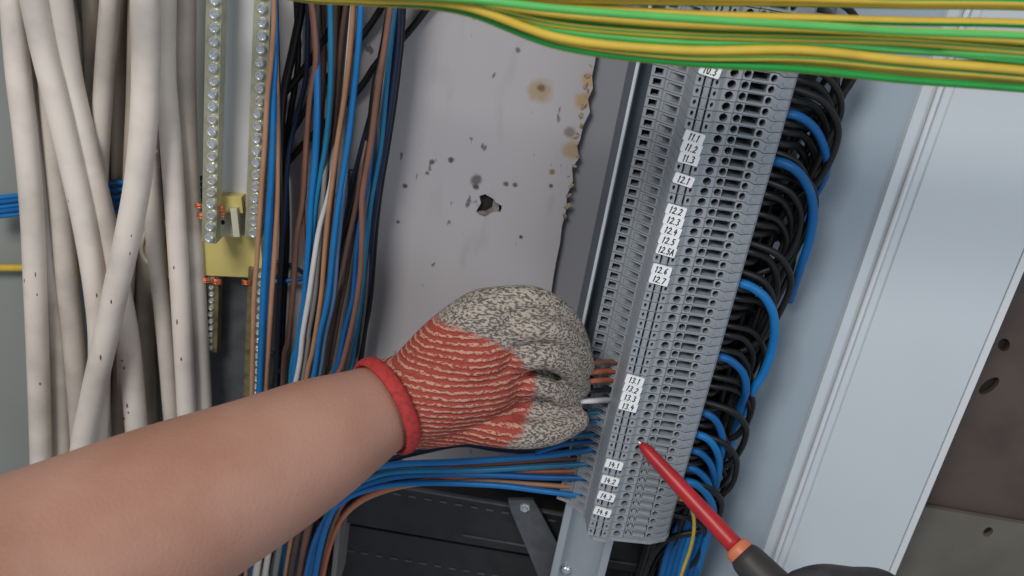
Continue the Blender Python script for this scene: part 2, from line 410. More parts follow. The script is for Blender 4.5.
# ------------------------------------------------------------------ brass terminal bars with screws
def screw_mesh():
    bm = bmesh.new()
    r = .0028
    cyl(bm, Vector((0, 0, 0)), Vector((0, -1, 0)), r, r, .0018, 14)
    # raised ring and recessed cross
    A = []
    for rad, y in ((r, -.0018), (r * .82, -.0024), (r * .60, -.0024), (r * .5, -.0009)):
        A.append([bm.verts.new((rad * math.cos(2 * math.pi * k / 14), y, rad * math.sin(2 * math.pi * k / 14))) for k in range(14)])
    for p, q in zip(A[:-1], A[1:]):
        for k in range(14): bm.faces.new((p[k], p[(k + 1) % 14], q[(k + 1) % 14], q[k]))
    bm.faces.new(A[-1])
    bmesh.ops.recalc_face_normals(bm, faces=bm.faces)
    me = bpy.data.meshes.new('screw'); bm.to_mesh(me); bm.free(); me.materials.append(M['zinc'])
    return me
SCREW = screw_mesh()
def brass_bar(px, py0, py1, h, wpx, label, material, pitch=8.9, screwed=True, sc=1.0, xs=None):
    top = P(px[0], py0, h); bot = P(px[1], py1, h)
    x = (top.x + bot.x) / 2; w = wpx * .5 * pxm(bot)
    t = empty('terminal_bar', (x, -h, bot.z), label, 'brass bar', 'screw terminal bars')
    bm = bmesh.new(); box(bm, x - w, x + w, -h, -h + .009, bot.z, top.z, bev=.0006)
    link('bar', bm, [material], t, smooth=False)
    if screwed:
        z = bot.z + .004; step = pitch * pxm(bot); i = 0
        while z < top.z - .002 and i < 60:
            s = bpy.data.objects.new('screw', SCREW); COL.objects.link(s); s.parent = t
            s.location = ((xs or 0) * w + random.uniform(-.0003, .0003), 0, z - bot.z)
            s.scale = (sc, sc, sc); s.rotation_euler = (R(random.uniform(-8, 8)), random.random() * 3, R(random.uniform(-8, 8)))
            z += step; i += 1
    return t
brass_bar((214, 209), -25, 243, .062, 15, 'pale brass terminal bar with zinc screws, beside the white cables', M['brassbar'], pitch=12.2, sc=1.12, xs=.22)
brass_bar((263, 253), -25, 238, .062, 16, 'pale brass terminal bar with zinc screws, beside the blue and tan wires', M['brassbar'], pitch=12.2, sc=1.12, xs=.15)
brass_bar((212, 211), 268, 352, .030, 13, 'short olive screw bar below the yellow bracket on its left', M['olivebrass'], pitch=7.5, sc=.7)
brass_bar((253, 247), 268, 560, .034, 15, 'olive screw bar below the yellow bracket, running down behind the tan wire', M['olivebrass'], pitch=8, sc=.7, xs=.55)
# zinc strip between the bars
bm = bmesh.new()
xa, xb = P(222, 100, .045).x, P(252, 100, .045).x
prism_z(bm, [(xa, .03), (xa, .046), (xa + .0012, .046), (xa + .0012, .042), (xb - .0012, .042), (xb - .0012, .046), (xb, .046), (xb, .03)], P(240, 206, .045).z, P(240, -25, .045).z)
tag(link('zinc_strip', bm, [M['railplate']], smooth=False), 'wide shiny zinc strip between the two upper brass bars', 'metal strip')
bm = bmesh.new()
xa, xb = P(204, 320, .014).x, P(252, 320, .014).x
prism_z(bm, [(xa, .0), (xa, .014), (xb, .014), (xb, .0)], P(240, 640, .014).z, P(240, 262, .014).z)
tag(link('zinc_strip', bm, [M['bracket']], smooth=False), 'dull dark strip below the yellow bracket between the olive bars', 'metal strip')

# yellow bracket
t = empty('bar_support', P(207, 265, .05), 'straw-yellow plastic support holding the ends of the two brass bars', 'bracket')
def ybox(x0, y0, x1, y1, h0, h1, name, mt, bev=.0006):
    a = P(x0, y1, h1); b = P(x1, y0, h1); bm = bmesh.new()
    box(bm, a.x, b.x, -h1, -h0, a.z, b.z, bev=bev); return link(name, bm, [M[mt]], t, smooth=False)
ybox(152, 243, 263, 265, .008, .032, 'base_bar', 'yplastic')
ybox(216, 204, 252, 214, .035, .050, 'cross_bar', 'yplastic')
ybox(215, 215, 222, 244, .030, .052, 'post', 'cream')
ybox(238, 215, 246, 242, .030, .054, 'post', 'cream')
ybox(222, 216, 239, 238, .030, .044, 'web', 'cream')
t.rotation_euler.y = R(-8)
bm = bmesh.new(); cyl(bm, P(229, 225, .0436), Vector((0, -1, 0)), .0016, .0016, .0008, 12); link('slot', bm, [M['hole']], t)  # dark disc painting the shade of a slot
# copper ends in the bars
for (x, y, l, hh) in ((202, 213, 1, .058), (200, 203, 1, .055), (219, 205, -1, .058), (220, 212, -1, .056), (206, 277, 1, .036), (247, 280, 1, .036), (217, 279, -1, .036)):
    bm = bmesh.new()
    for k in range(4):
        a = P(x - 5, y + k * 1.3, hh); tube(bm, [a, a + Vector((.003, -.0005, random.uniform(-.0006, .0006))), a + Vector((.0065, .001, 0))], .00045, 6, n=3)
    tag(link('copper_end', bm, [M['copper']]), 'bare copper strand end poking out beside a screw bar', 'wire end', 'bare copper ends at the screw bars')

# ------------------------------------------------------------------ middle bundle of thin wires
def mid():
    G = 'thin wires hanging between the brass bars and the plate'
    L_ = [
     # diagonal black leads behind
     ([(392, -14), (383, 5), (363, 35), (326, 80), (304, 112), (281, 150), (262, 176)], .018, 8, 'black', 'black lead slanting behind the thin wires, middle of the three long diagonals'),
     ([(446, -14), (432, 2), (405, 36), (378, 62), (357, 92), (322, 126), (302, 146), (281, 171), (266, 190)], .018, 8, 'black', 'black lead slanting from the earth wires down past the plate edge, longest of the diagonals'),
     ([(352, -14), (337, 18), (319, 48), (299, 76), (278, 101), (264, 130)], .022, 9, 'black', 'black lead slanting behind the thin wires, uppermost and shortest diagonal'),
     ([(303, -14), (301, 10), (293, 50), (284, 92), (281, 130), (282, 175), (284, 215), (280, 300), (276, 390), (262, 600)], .026, 10, 'black', 'thick black lead hanging left among the thin wires'),
     ([(308, -14), (308, 26), (306, 78), (296, 120), (288, 160), (284, 230), (278, 330), (270, 600)], .030, 6, 'navy', 'navy wire hanging beside the thick black lead'),
     ([(262, 262), (276, 262), (292, 266), (306, 275)], .020, 5, 'navy', 'short navy wire crossing behind the thin wires'),
     ([(258, 283), (282, 281), (305, 278), (318, 270)], .024, 6, 'dblue', 'short deep blue wire crossing low behind the thin wires'),
     ([(272, 352), (277, 366), (282, 374)], .030, 4, 'black', 'tiny black wire end hooked below the short blue crossings'),
     ([(337, -14), (336, 50), (333, 100), (330, 143), (325, 178), (321, 250), (312, 330), (300, 400), (286, 600)], .032, 8, 'dbrown', 'thick dark brown wire behind the bright tan one'),
     ([(349, -14), (342, 40), (338, 87), (334, 130), (328, 180), (322, 240), (314, 330), (296, 600)], .038, 7, 'dbrown', 'dark brown wire hugging the left side of the bright tan wire'),
     ([(309, -14), (314, 20), (316, 60), (310, 100), (306, 150), (303, 200), (297, 235), (293, 290), (288, 340), (283, 385), (278, 600)], .042, 7, 'brown', 'brown wire bowing left of the teal wires'),
     ([(309, -14, .034), (314, 20, .034), (317, 60, .040), (317, 117), (315, 160), (311, 200), (309, 240), (306, 280), (302, 330), (294, 385), (284, 600)], .046, 8, 'blue', 'thick bright blue wire in the middle of the thin wires'),
     ([(330, -14), (331, 50), (330, 96), (326, 143), (320, 178), (316, 205), (311, 250), (304, 300), (297, 345), (290, 390), (280, 600)], .044, 6.5, 'teal', 'teal-blue wire running down next to the thick bright blue one'),
     ([(309, -14), (315, 60), (310, 100), (305, 150), (303, 180), (304, 235), (306, 262), (306, 285), (300, 330), (292, 390)], .040, 4.5, 'brown', 'slim brown wire peeping beside the thick bright blue one'),
     ([(355, -14, .044), (345, 95, .044), (338, 140, .044), (330, 190), (320, 226), (314, 261), (309, 296), (303, 333), (297, 377), (274, 470), (258, 600)], .050, 6.5, 'lgrey', 'light grey wire, palest of the thin wires'),
     ([(337, -14, .028), (333, 100, .028), (328, 140, .036), (323, 200), (319, 252), (315, 298), (309, 333), (304, 373), (268, 600)], .048, 6, 'greyw', 'dark grey wire right of the palest one'),
     ([(350, -14, .034), (338, 100, .034), (331, 180), (326, 240), (322, 280), (315, 333), (309, 380), (290, 600)], .040, 8, 'greyw', 'mid-grey wire low between the tan and the greyed blue wires'),
     ([(355, -14), (351, 43), (345, 95), (338, 140), (333, 178), (329, 210), (325, 252), (321, 299), (313, 350), (304, 400), (284, 600)], .054, 6.5, 'tan', 'bright tan wire down the middle of the bundle'),
     ([(393, -14, .036), (385, 40, .036), (375, 90), (370, 130), (363, 160), (354, 197), (348, 220), (339, 250), (333, 295), (323, 342), (317, 380), (300, 470), (288, 600)], .046, 9, 'black', 'thick black wire right of the greyed blue one'),
     ([(395, -14, .034), (380, 80, .034), (362, 150), (352, 190), (345, 230), (338, 262), (331, 310), (322, 360), (312, 410), (300, 600)], .043, 8, 'navy', 'navy wire tucked behind the thick black one'),
     ([(362, -14, .048), (358, 43, .048), (352, 100, .048), (347, 143, .048), (345, 170, .050), (342, 200, .054), (337, 250), (333, 298), (325, 335), (319, 375), (305, 440), (300, 600)], .056, 7, 'gblue', 'greyed blue wire, in front and right of the bright tan wire'),
     ([(362, -14), (359, 40), (354, 92), (348, 143), (339, 200), (333, 250), (328, 298), (320, 335), (314, 375), (300, 440), (296, 600)], .060, 6.5, 'blue', 'vivid blue wire on top below the earth wires, right of the bright tan one'),
     ([(399, -14), (397, 43), (391, 96), (384, 143), (378, 178), (375, 200), (371, 232, .034), (366, 290, .030), (356, 350, .03), (335, 470, .03), (318, 600, .03)], .040, 10, 'navy', 'thick navy wire along the plate, rightmost at the top'),
     ([(397, -14), (391, 40), (386, 90), (381, 143), (375, 178), (369, 215), (362, 290), (354, 350), (334, 470), (322, 600)], .046, 6, 'teal', 'dull teal wire beside the thick navy one'),
     ([(395, -14), (388, 60), (379, 117), (375, 152), (371, 199), (368, 230), (366, 290), (358, 350), (340, 430)], .042, 4.5, 'greyw', 'thin grey wire right of the long brown one'),
     ([(398, -14, .036), (391, 60, .036), (380, 140, .036), (372, 210), (367, 265), (362, 305), (358, 350), (350, 390), (330, 600)], .044, 2.4, 'black', 'hair-thin black wire nearest the open plate'),
     ([(394, -14), (391, 5), (384, 52), (377, 95), (371, 143), (365, 178), (362, 200), (362, 226), (361, 265), (357, 300), (351, 330), (343, 362), (330, 410), (312, 600)], .056, 7, 'brown', 'long brown wire nearest the plate on the right'),
     ([(391, -14, .042), (384, 50, .042), (371, 120, .042), (362, 165), (357, 200), (348, 243), (341, 278), (334, 300), (328, 335), (322, 380), (298, 600)], .054, 6, 'dbrown', 'dark olive-brown wire crossing left under the long brown one'),
     ([(393, -14, .040), (385, 50, .040), (376, 110, .042), (368, 180), (360, 217), (356, 261), (353, 297), (346, 325), (339, 360), (330, 400), (308, 600)], .050, 6, 'dblue', 'deep blue wire close beside the long brown one'),
     ([(392, -14, .036), (372, 120, .036), (360, 190), (349, 262), (345, 285), (338, 320), (330, 365), (322, 400), (304, 600)], .047, 5, 'dbrown', 'short dark wire between the deep blue and the olive-brown wires'),
     ([(341, -14), (339, 60), (337, 130), (331, 200), (324, 270), (316, 340), (298, 600)], .024, 8, 'black', 'black wire deep behind the dark brown ones in the middle'),
     ([(322, -14), (324, 60), (321, 130), (317, 190), (312, 260), (306, 330), (288, 600)], .022, 6, 'dbrown', 'dark brown wire deep behind the thick bright blue one'),
     ([(296, -14), (298, 60), (291, 110), (286, 150), (287, 240), (283, 330), (272, 600)], .020, 7, 'black', 'black wire deep behind, between the brass bar wires and the brown one'),
     ([(404, -14), (401, 43), (395, 96), (388, 143), (381, 185), (376, 225), (370, 300), (360, 370), (340, 600)], .028, 7, 'black', 'black wire lying nearest the plate along the thick navy one'),
     ([(352, 170), (350, 210), (343, 250), (337, 300), (329, 350), (316, 420), (300, 600)], .030, 8, 'dbrown', 'dark brown wire deep behind the thick black one low down'),
     ([(274, -14), (274, 20), (272, 50), (269, 80), (267, 100), (265, 140), (262, 180), (260, 210), (257, 260), (254, 300), (252, 390), (245, 600)], .074, 6, 'tan', 'tan wire hugging the right brass bar, leftmost of the thin wires'),
     ([(274, -14, .062), (275, 30, .064), (275, 60), (273, 100), (272, 150), (270, 195), (266, 250), (263, 300), (261, 350), (259, 400), (252, 600)], .070, 8, 'blue', 'bright sky-blue wire between the two tan wires at the brass bar'),
     ([(274, -14, .058), (275, 90), (274, 150), (270, 250), (267, 300), (264, 390), (256, 600)], .066, 5, 'blue', 'second sky-blue wire overlapped by the bright one'),
     ([(274, -14, .052), (276, 60, .054), (277, 130), (277, 200), (274, 260), (271, 300), (268, 350), (265, 400), (258, 600)], .066, 6.5, 'tan', 'tan wire right of the sky-blue wires'),
     ([(276, -14, .046), (279, 100, .05), (281, 180), (281, 240), (278, 300), (275, 370), (270, 420), (262, 600)], .058, 4.5, 'black', 'slim black wire right of the second tan wire'),
    ]
    for pts, h, w, mt, lab in L_:
        wire('insulated_wire', pts, h, w, M[mt], lab, group=G, segs=12, sc=.86)
    for k, (x, w, mt, lab) in enumerate([(258, 7, 'white2', 'pale ivory sheath left of its twin below the forearm'), (267, 6, 'white2', 'pale ivory sheath below the forearm, right of its twin'), (277, 6, 'greyw', 'mauve-grey wire below the forearm'),
             (287, 4, 'tan', 'slim tan wire below the forearm'), (293, 7, 'dbrown', 'dark brown wire below the forearm'), (302, 8, 'brown', 'brown wire below the forearm beside the navy ones')]):
        wire('insulated_wire', [(x + 18, 470), (x + 8, 520), (x + 1, 556), (x - 6, 600)], .078, w, M[mt], lab, group=G)
    for k in range(4):
        wire('insulated_wire', [(350 - k * 5, 500), (330 - k * 5, 530), (322 - k * 4.5, 560), (318 - k * 4.5, 600)], .06 - k * .002, 6, M['navy' if k != 1 else 'dblue'], 'dark blue wire turning down beside the black trunking under the forearm', group='dark blue wires turning down under the forearm')
mid()

# ------------------------------------------------------------------ black slotted trunking along the bottom
def duct():
    t = empty('wiring_trunking', P(450, 600, 0), 'long black slotted trunking lying across the bottom', 'cable trunking')
    a = P(330, 493, .045); b = P(620, 493, .045); zb = P(400, 660, .03).z
    x0, x1 = a.x, P(686, 560, .045).x
    bm = bmesh.new()
    # front wall with rows of slots, top ledge and a step
    box(bm, x0, x1, -.045, -.0, P(450, 541, .045).z, P(450, 495, .045).z, bev=.001)
    box(bm, x0, x1, -.030, -.0, zb, P(450, 543, .030).z, bev=.001)
    link('body', bm, [M['blackduct']], t, smooth=False)
    bm = bmesh.new(); z = P(450, 495, .046).z; box(bm, x0, x1, -.0475, -.044, z - .001, z + .0008, bev=.0004)
    z = P(450, 533, .046).z; box(bm, P(463, 533, .046).x, x1, -.0462, -.044, z - .0006, z + .0006)
    link('rim', bm, [M['bracket']], t, smooth=False)
    bm = bmesh.new()
    for y, h in ((503, .0451), (568, .0301)):
        z = P(450, y, h).z; x = P(345, y, h).x
        while x < P(560, y, h).x:
            box(bm, x, x + .0055, -h - .0005, -h + .002, z - .0007, z + .0007); x += .0118
    link('slot_lips', bm, [M['bracket']], t, smooth=False)['kind'] = 'stuff'
    bm = bmesh.new(); p0 = P(331, 500, .07); p1 = P(331, 600, .07)
    box(bm, p1.x - .0018, p1.x + .0018, -.07, -.0, p1.z, P(334, 520, .07).z, bev=.0005)
    tag(link('divider_strip', bm, [M['greyw']], smooth=False), 'thin light grey upright strip at the left end of the black trunking', 'metal strip')
duct()

# ------------------------------------------------------------------ terminal rail and brackets
xl, xr = P(566, 503, .070).x, P(612, 545, .070).x
bm = bmesh.new()
zt, zb = P(700, -60, .07).z, P(570, 640, .07).z
w = xr - xl; tck = .0012
prof = [(xl, .072), (xl, .072 - tck), (xl + .004, .072 - tck), (xl + .004, .060), (xr - .004, .060), (xr - .004, .072 - tck), (xr, .072 - tck), (xr, .072),
        (xr - .004 - tck, .072), (xr - .004 - tck, .060 + tck), (xl + .004 + tck, .060 + tck), (xl + .004 + tck, .072)]
prism_z(bm, prof, zb, zt)
rail = link('mounting_rail', bm, [M['galv']], smooth=False)
tag(rail, 'galvanised top-hat rail carrying the terminal strip, bare below its end', 'metal rail')
bm = bmesh.new(); sc_ = P(566, 570, .0615); cyl(bm, sc_, Vector((0, -1, 0)), .0045, .0038, .0022, 16); link('rail_screw', bm, [M['zinc']], rail)
# diagonal standoff bracket
t = empty('standoff_bracket', P(560, 590, .05), 'dark angled steel bracket with a screw, beside the bare rail end', 'bracket')
bm = bmesh.new()
q = [(508, 500), (533, 500), (540, 512), (566, 560), (572, 600), (548, 600), (530, 556), (512, 514)]
A = [bm.verts.new(P(x, y, .0545)) for x, y in q]; B = [bm.verts.new(v.co + Vector((0, .003, 0))) for v in A]
bm.faces.new(A); bm.faces.new(B[::-1])
for i in range(len(A)): bm.faces.new((A[i], A[(i + 1) % len(A)], B[(i + 1) % len(A)], B[i]))
bmesh.ops.recalc_face_normals(bm, faces=bm.faces); link('plate', bm, [M['bracket']], t, smooth=False)
bm = bmesh.new(); c = P(525, 507, .0545); cyl(bm, c, Vector((0, -1, 0)), .0042, .0038, .0015, 6); cyl(bm, c + Vector((0, -.0015, 0)), Vector((0, -1, 0)), .0024, .002, .002, 12)
link('screw', bm, [M['zinc']], t, smooth=False)
# bright-edged steel channel left of the terminals
xc = P(618, 150, .062).x; xd = P(650, 150, .062).x
bm = bmesh.new(); prism_z(bm, [(xc, .006), (xc, .066), (xc + .0022, .066), (xc + .0022, .056), (xd + .012, .056), (xd + .012, .006)], P(600, 452, .062).z, zt)
_ch = (link('steel_channel', bm, [M['slate']], smooth=False))
tag(_ch, 'bright-edged steel channel standing along the left of the terminal strip', 'metal channel')
bm = bmesh.new(); box(bm, xc - .0004, xc + .0016, -.0668, -.0655, P(600, 452, .062).z, zt, bev=.0006); link('lip_highlight', bm, [M['post2']], _ch, smooth=False)  # pale lip: bright highlight of the channel edge put into its colour

# ------------------------------------------------------------------ terminal blocks
PITCH = (P(710, 71, .115).z - P(601, 511, .115).z) / 47
ZREF = P(710, 71, .115).z + .0006; XREF = P(703.5, 97, .115).x
def xo(px, h): return P(px, 97 + (px - 703.5) * .17, h).x - XREF
def block_mesh(variant):
    bm = bmesh.new()
    z0, z1 = -PITCH / 2 + .00025, PITCH / 2 - .00025
    H = PITCH - .0005
    seg = [  # (px, h, px, h, [(px0, px1, v0, v1, depth, shape, floor depth right)])
        (648, .078, 662, .080, [(651, 660, .18, .84, .009, 'rect')]),
        (662, .080, 664, .083, []),
        (664, .083, 682.5, .090, [(666, 681.5, .16, .84, -.007, 'ramp')]),
        (682.5, .090, 684, .0935, []),
        (684, .0935, 688.5, .106, []),
        (688.5, .106, 692, .1145, []),
        (692, .1145, 698.5, .115, [(694.2, 697.6, .28, .78, .005, 'oct')]),
        (698.5, .115, 710.5, .115, [(699.6, 701.8, 0, 1, .004, 'full'), (702.8, 706.4, .2, .8, .0006, 'octl'), (707.4, 709.6, 0, 1, .004, 'full')]),
        (710.5, .115, 716, .1148, [(711.4, 714.8, .28, .78, .005, 'oct')]),
        (716, .1148, 720, .1125, []),
        (720, .1125, 735, .1120, [(723.0, 732, .06, .94, .016, 'oct')]),
        (735, .1120, 736, .110, []),
        (736, .110, 770, .109, [(736.6, 744.6, .12, .94, .016, 'oct'), (744.7, 762, .16, .93, .016, 'rect'), (763, 769.9, .12, .90, .016, 'oct')]),
        (770, .109, 774, .1075, []),
        (774, .1075, 786, .103, [(775.5, 784.5, .14, .86, .0007, 'octl')]),
    ]
    def zsh(px): return 0 if px < 770 else -.0018 * min(1, (px - 770) / 5)
    def pt(px, h, v): return bm.verts.new((xo(px, h), -h, z0 + H * v + zsh(px)))
    def lerp(a, b, t): return a + (b - a) * t
    def F(vs, mi=0):
        f = bm.faces.new(vs); f.material_index = mi; return f
    for (pa, ha, pb, hb, wells) in seg:
        cur = pa
        def hh(p): return ha + (hb - ha) * (p - pa) / (pb - pa)
        for wl in wells:
            u0, u1, v0, v1, d, shp = wl
            if u0 > cur: F([pt(cur, hh(cur), 0), pt(u0, hh(u0), 0), pt(u0, hh(u0), 1), pt(cur, hh(cur), 1)])
            if shp == 'full':
                a0, a1, b0, b1 = pt(u0, hh(u0), 0), pt(u1, hh(u1), 0), pt(u0, hh(u0), 1), pt(u1, hh(u1), 1)
                c0, c1, d0, d1 = [bm.verts.new(v.co + Vector((0, d, 0))) for v in (a0, a1, b0, b1)]
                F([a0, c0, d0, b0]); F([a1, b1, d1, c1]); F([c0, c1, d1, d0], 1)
            else:
                um, vm = (u0 + u1) / 2, (v0 + v1) / 2
                mg = .25
                U = [u0, um, u1, u1, u1, um, u0, u0]; V = [0, 0, 0, .5, 1, 1, 1, .5]
                outer = [pt(u, hh(u), v) for u, v in zip(U, V)]
                if shp in ('rect', 'ramp'):
                    iu0, iu1 = u0 + .3, u1 - .3
                    inn = [(iu0, v0), (um, v0), (iu1, v0), (iu1, vm), (iu1, v1), (um, v1), (iu0, v1), (iu0, vm)]
                else:
                    inn = []
                    for a in (225, 270, 315, 0, 45, 90, 135, 180):
                        inn.append((um + (u1 - u0) / 2 * .98 * math.cos(R(a)), vm + (v1 - v0) / 2 * math.sin(R(a))))
                inner = [pt(u, hh(u), v) for u, v in inn]
                for k in range(8): F([outer[k], outer[(k + 1) % 8], inner[(k + 1) % 8], inner[k]])
                if shp == 'ramp':
                    dd = [.0006 if u < um else (.0030 if u < iu1 - .1 else .0075) for u, v in inn]
                elif shp == 'octl': dd = [-.0006] * 8
                else: dd = [d] * 8
                fl = [bm.verts.new(v.co + Vector((0, q, 0))) for v, q in zip(inner, dd)]
                for k in range(8): F([inner[k], inner[(k + 1) % 8], fl[(k + 1) % 8], fl[k]])
                if shp == 'ramp':
                    F([fl[0], fl[1], fl[5], fl[6], fl[7]]); F([fl[1], fl[2], fl[3], fl[4], fl[5]])
                elif shp == 'octl': F(fl)
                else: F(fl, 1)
            cur = u1
        if pb > cur: F([pt(cur, hh(cur), 0), pt(pb, hh(pb), 0), pt(pb, hh(pb), 1), pt(cur, hh(cur), 1)])
    # flanks
    prof = [(648, .070)] + [(s[0], s[1]) for s in seg] + [(786, .103), (788, .100), (787, .085), (781, .070)]
    for v in (0, 1):
        for (pa, ha), (pb, hb) in zip(prof[:-1], prof[1:]):
            a, b = pt(pa, ha, v), pt(pb, hb, v)
            c, d = pt(pb, min(.066, hb), v), pt(pa, min(.066, ha), v)
            F([a, b, c, d] if v else [d, c, b, a])
    for (pa, ha), (pb, hb) in (((648, .066), (648, .078)), ((786, .103), (788, .100)), ((788, .100), (787, .085)), ((787, .085), (781, .066))):
        F([pt(pa, ha, 0), pt(pb, hb, 0), pt(pb, hb, 1), pt(pa, ha, 1)])
    # raised bar beside / inside the slot
    def rb(p0, p1, v0, v1, h0, h1):
        a, b = xo(p0, h1), xo(p1, h1)
        box(bm, a, b, -h1, -h0, z0 + H * v0, z0 + H * v1)
    if variant == 0:
        rb(745, 762, .01, .09, .107, .1106)
        pass
    else:
        rb(746, 760.8, .36, .72, .102, .1108)
        rb(738.8, 743, .3, .7, .102, .1106)
    bmesh.ops.remove_doubles(bm, verts=bm.verts, dist=1e-6)
    bm.normal_update()
    me = bpy.data.meshes.new('housing'); bm.to_mesh(me); bm.free()
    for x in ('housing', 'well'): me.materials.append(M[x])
    return me
HB = [block_mesh(0), block_mesh(1)]
def tag_mesh():
    bm = bmesh.new(); hw, hh = .0056, PITCH * .485
    sl = .0005
    q = [(-hw, -hh + sl), (-hw + sl, -hh), (hw - sl, -hh), (hw, -hh + sl), (hw, hh - sl), (hw - sl, hh), (-hw + sl, hh), (-hw, hh - sl)]
    A = [bm.verts.new((x, -.0012, z)) for x, z in q]; B = [bm.verts.new((x, 0, z)) for x, z in q]
    bm.faces.new(A); bm.faces.new(B[::-1])
    for i in range(8): bm.faces.new((A[i], B[i], B[(i + 1) % 8], A[(i + 1) % 8]))
    bmesh.ops.recalc_face_normals(bm, faces=bm.faces)
    me = bpy.data.meshes.new('marker_tag'); bm.to_mesh(me); bm.free(); me.materials.append(M['tag']); return me
TAGM = tag_mesh()
STROKES = {'0': [[(.2, .5), (.3, .9), (.6, .95), (.8, .55), (.65, .1), (.35, .08), (.2, .5)]], '1': [[(.35, .75), (.55, .95), (.5, .05)]],
 '2': [[(.2, .75), (.45, .95), (.75, .8), (.65, .5), (.2, .08), (.85, .1)]], '3': [[(.2, .88), (.55, .95), (.75, .75), (.45, .52), (.78, .3), (.5, .05), (.18, .12)]],
 '4': [[(.45, .95), (.2, .45), (.8, .45)], [(.65, .7), (.6, .05)]], '5': [[(.78, .93), (.35, .93), (.3, .55), (.65, .58), (.75, .3), (.5, .06), (.2, .12)]],
 '6': [[(.7, .93), (.35, .6), (.25, .25), (.5, .05), (.72, .25), (.55, .48), (.3, .35)]], '7': [[(.2, .92), (.8, .92), (.45, .05)]],
 'A': [[(.1, .05), (.5, .95), (.85, .05)], [(.28, .4), (.72, .4)]], '.': [[(.4, .08), (.55, .08)]]}
def writing(text):
    bm = bmesh.new()
    wd = {'.': .45, '1': .7}
    tot = sum(wd.get(c, 1) for c in text); cw = min(.0092 / tot, .0024); x = -cw * tot / 2; hgt = .0042
    t = .00030
    for c in text:
        ww = wd.get(c, 1) * cw
        for s in STROKES[c]:
            pts = [Vector((x + a * ww * (1 if c != '.' else .9) + (b - .5) * .0004, -.00125, (b - .5) * hgt)) for a, b in s]
            for p, q in zip(pts[:-1], pts[1:]):
                d = (q - p).normalized(); nrm = Vector((-d.z, 0, d.x)) * t; p2 = p - d * t * .7; q2 = q + d * t * .7
                v = [bm.verts.new(k) for k in (p2 - nrm, q2 - nrm, q2 + nrm, p2 + nrm)]
                f = bm.faces.new(v)
                g = bmesh.ops.extrude_face_region(bm, geom=[f])
                for e in g['geom']:
                    if isinstance(e, bmesh.types.BMVert): e.co.y -= .00006
        x += ww
    bmesh.ops.recalc_face_normals(bm, faces=bm.faces)
    me = bpy.data.meshes.new('writing'); bm.to_mesh(me); bm.free(); me.materials.append(M['ink']); return me
TAGS = {0: '10.3', 6: '11.1', 7: '11.2', 8: '11.3', 10: '12.1', 13: '12.2', 14: '12.3', 15: '12.4', 16: '12.5', 17: '12.5A', 19: '12.6', 20: '12.7',
        31: '13.1', 32: '13.2', 33: '13.3', 34: '13.4', 41: '14.1', 43: '14.2', 45: '14.3', 47: '14.4'}
keys = sorted(TAGS)
IMAX = 50
for i in range(-10, IMAX + 1):
    z = ZREF - PITCH * i + .0019 * math.sin(math.pi * min(max(i, 0), 47) / 47)
    if i in TAGS:
        lab = 'grey terminal block with white tag handwritten ' + TAGS[i]
    elif i < 0: lab = 'blank grey terminal block above tag 10.3, by the earth wires'
    elif i > 47: lab = 'blank grey terminal block below tag 14.4 at the bottom end'
    else:
        a = max(k for k in keys if k < i); b = min(k for k in keys if k > i)
        lab = 'blank grey terminal block between the tags %s and %s' % (TAGS[a], TAGS[b])
    t = empty('terminal_block', (XREF, -.066, z), lab, 'terminal block', 'terminal blocks clipped on the rail')
    hb = bpy.data.objects.new('housing', HB[1 if i > 38 else 0]); COL.objects.link(hb); hb.parent = t; hb.location = (0, .066, 0)
    if i in TAGS:
        g = bpy.data.objects.new('marker_tag', TAGM); COL.objects.link(g); g.parent = t
        g.location = (.0000, -.0495, -.0002); g.rotation_euler = (0, R(6 + random.uniform(-2, 3)), 0); g['label'] = 'white tag handwritten ' + TAGS[i]
        wr = bpy.data.objects.new('writing', writing(TAGS[i])); COL.objects.link(wr); wr.parent = g
        wr.rotation_euler = (0, R(random.uniform(-3, 3)), 0)
# end plate
bm = bmesh.new()
z1 = ZREF - PITCH * (IMAX + .5); z0 = z1 - .0022
prof = [(646, .066), (646, .079), (662, .082), (682, .092), (696, .1135), (700, .1165), (716, .1165), (722, .1138), (770, .111), (787, .105), (789.5, .100), (788, .066)]
prism_z(bm, [(XREF + xo(p, h), h) for p, h in prof], z0, z1)
tag(link('end_plate', bm, [M['housing']], smooth=False), 'thin grey plate closing the bottom end of the terminal strip', 'end plate')

XR = XREF + xo(787, .10)      # right edge of the strip
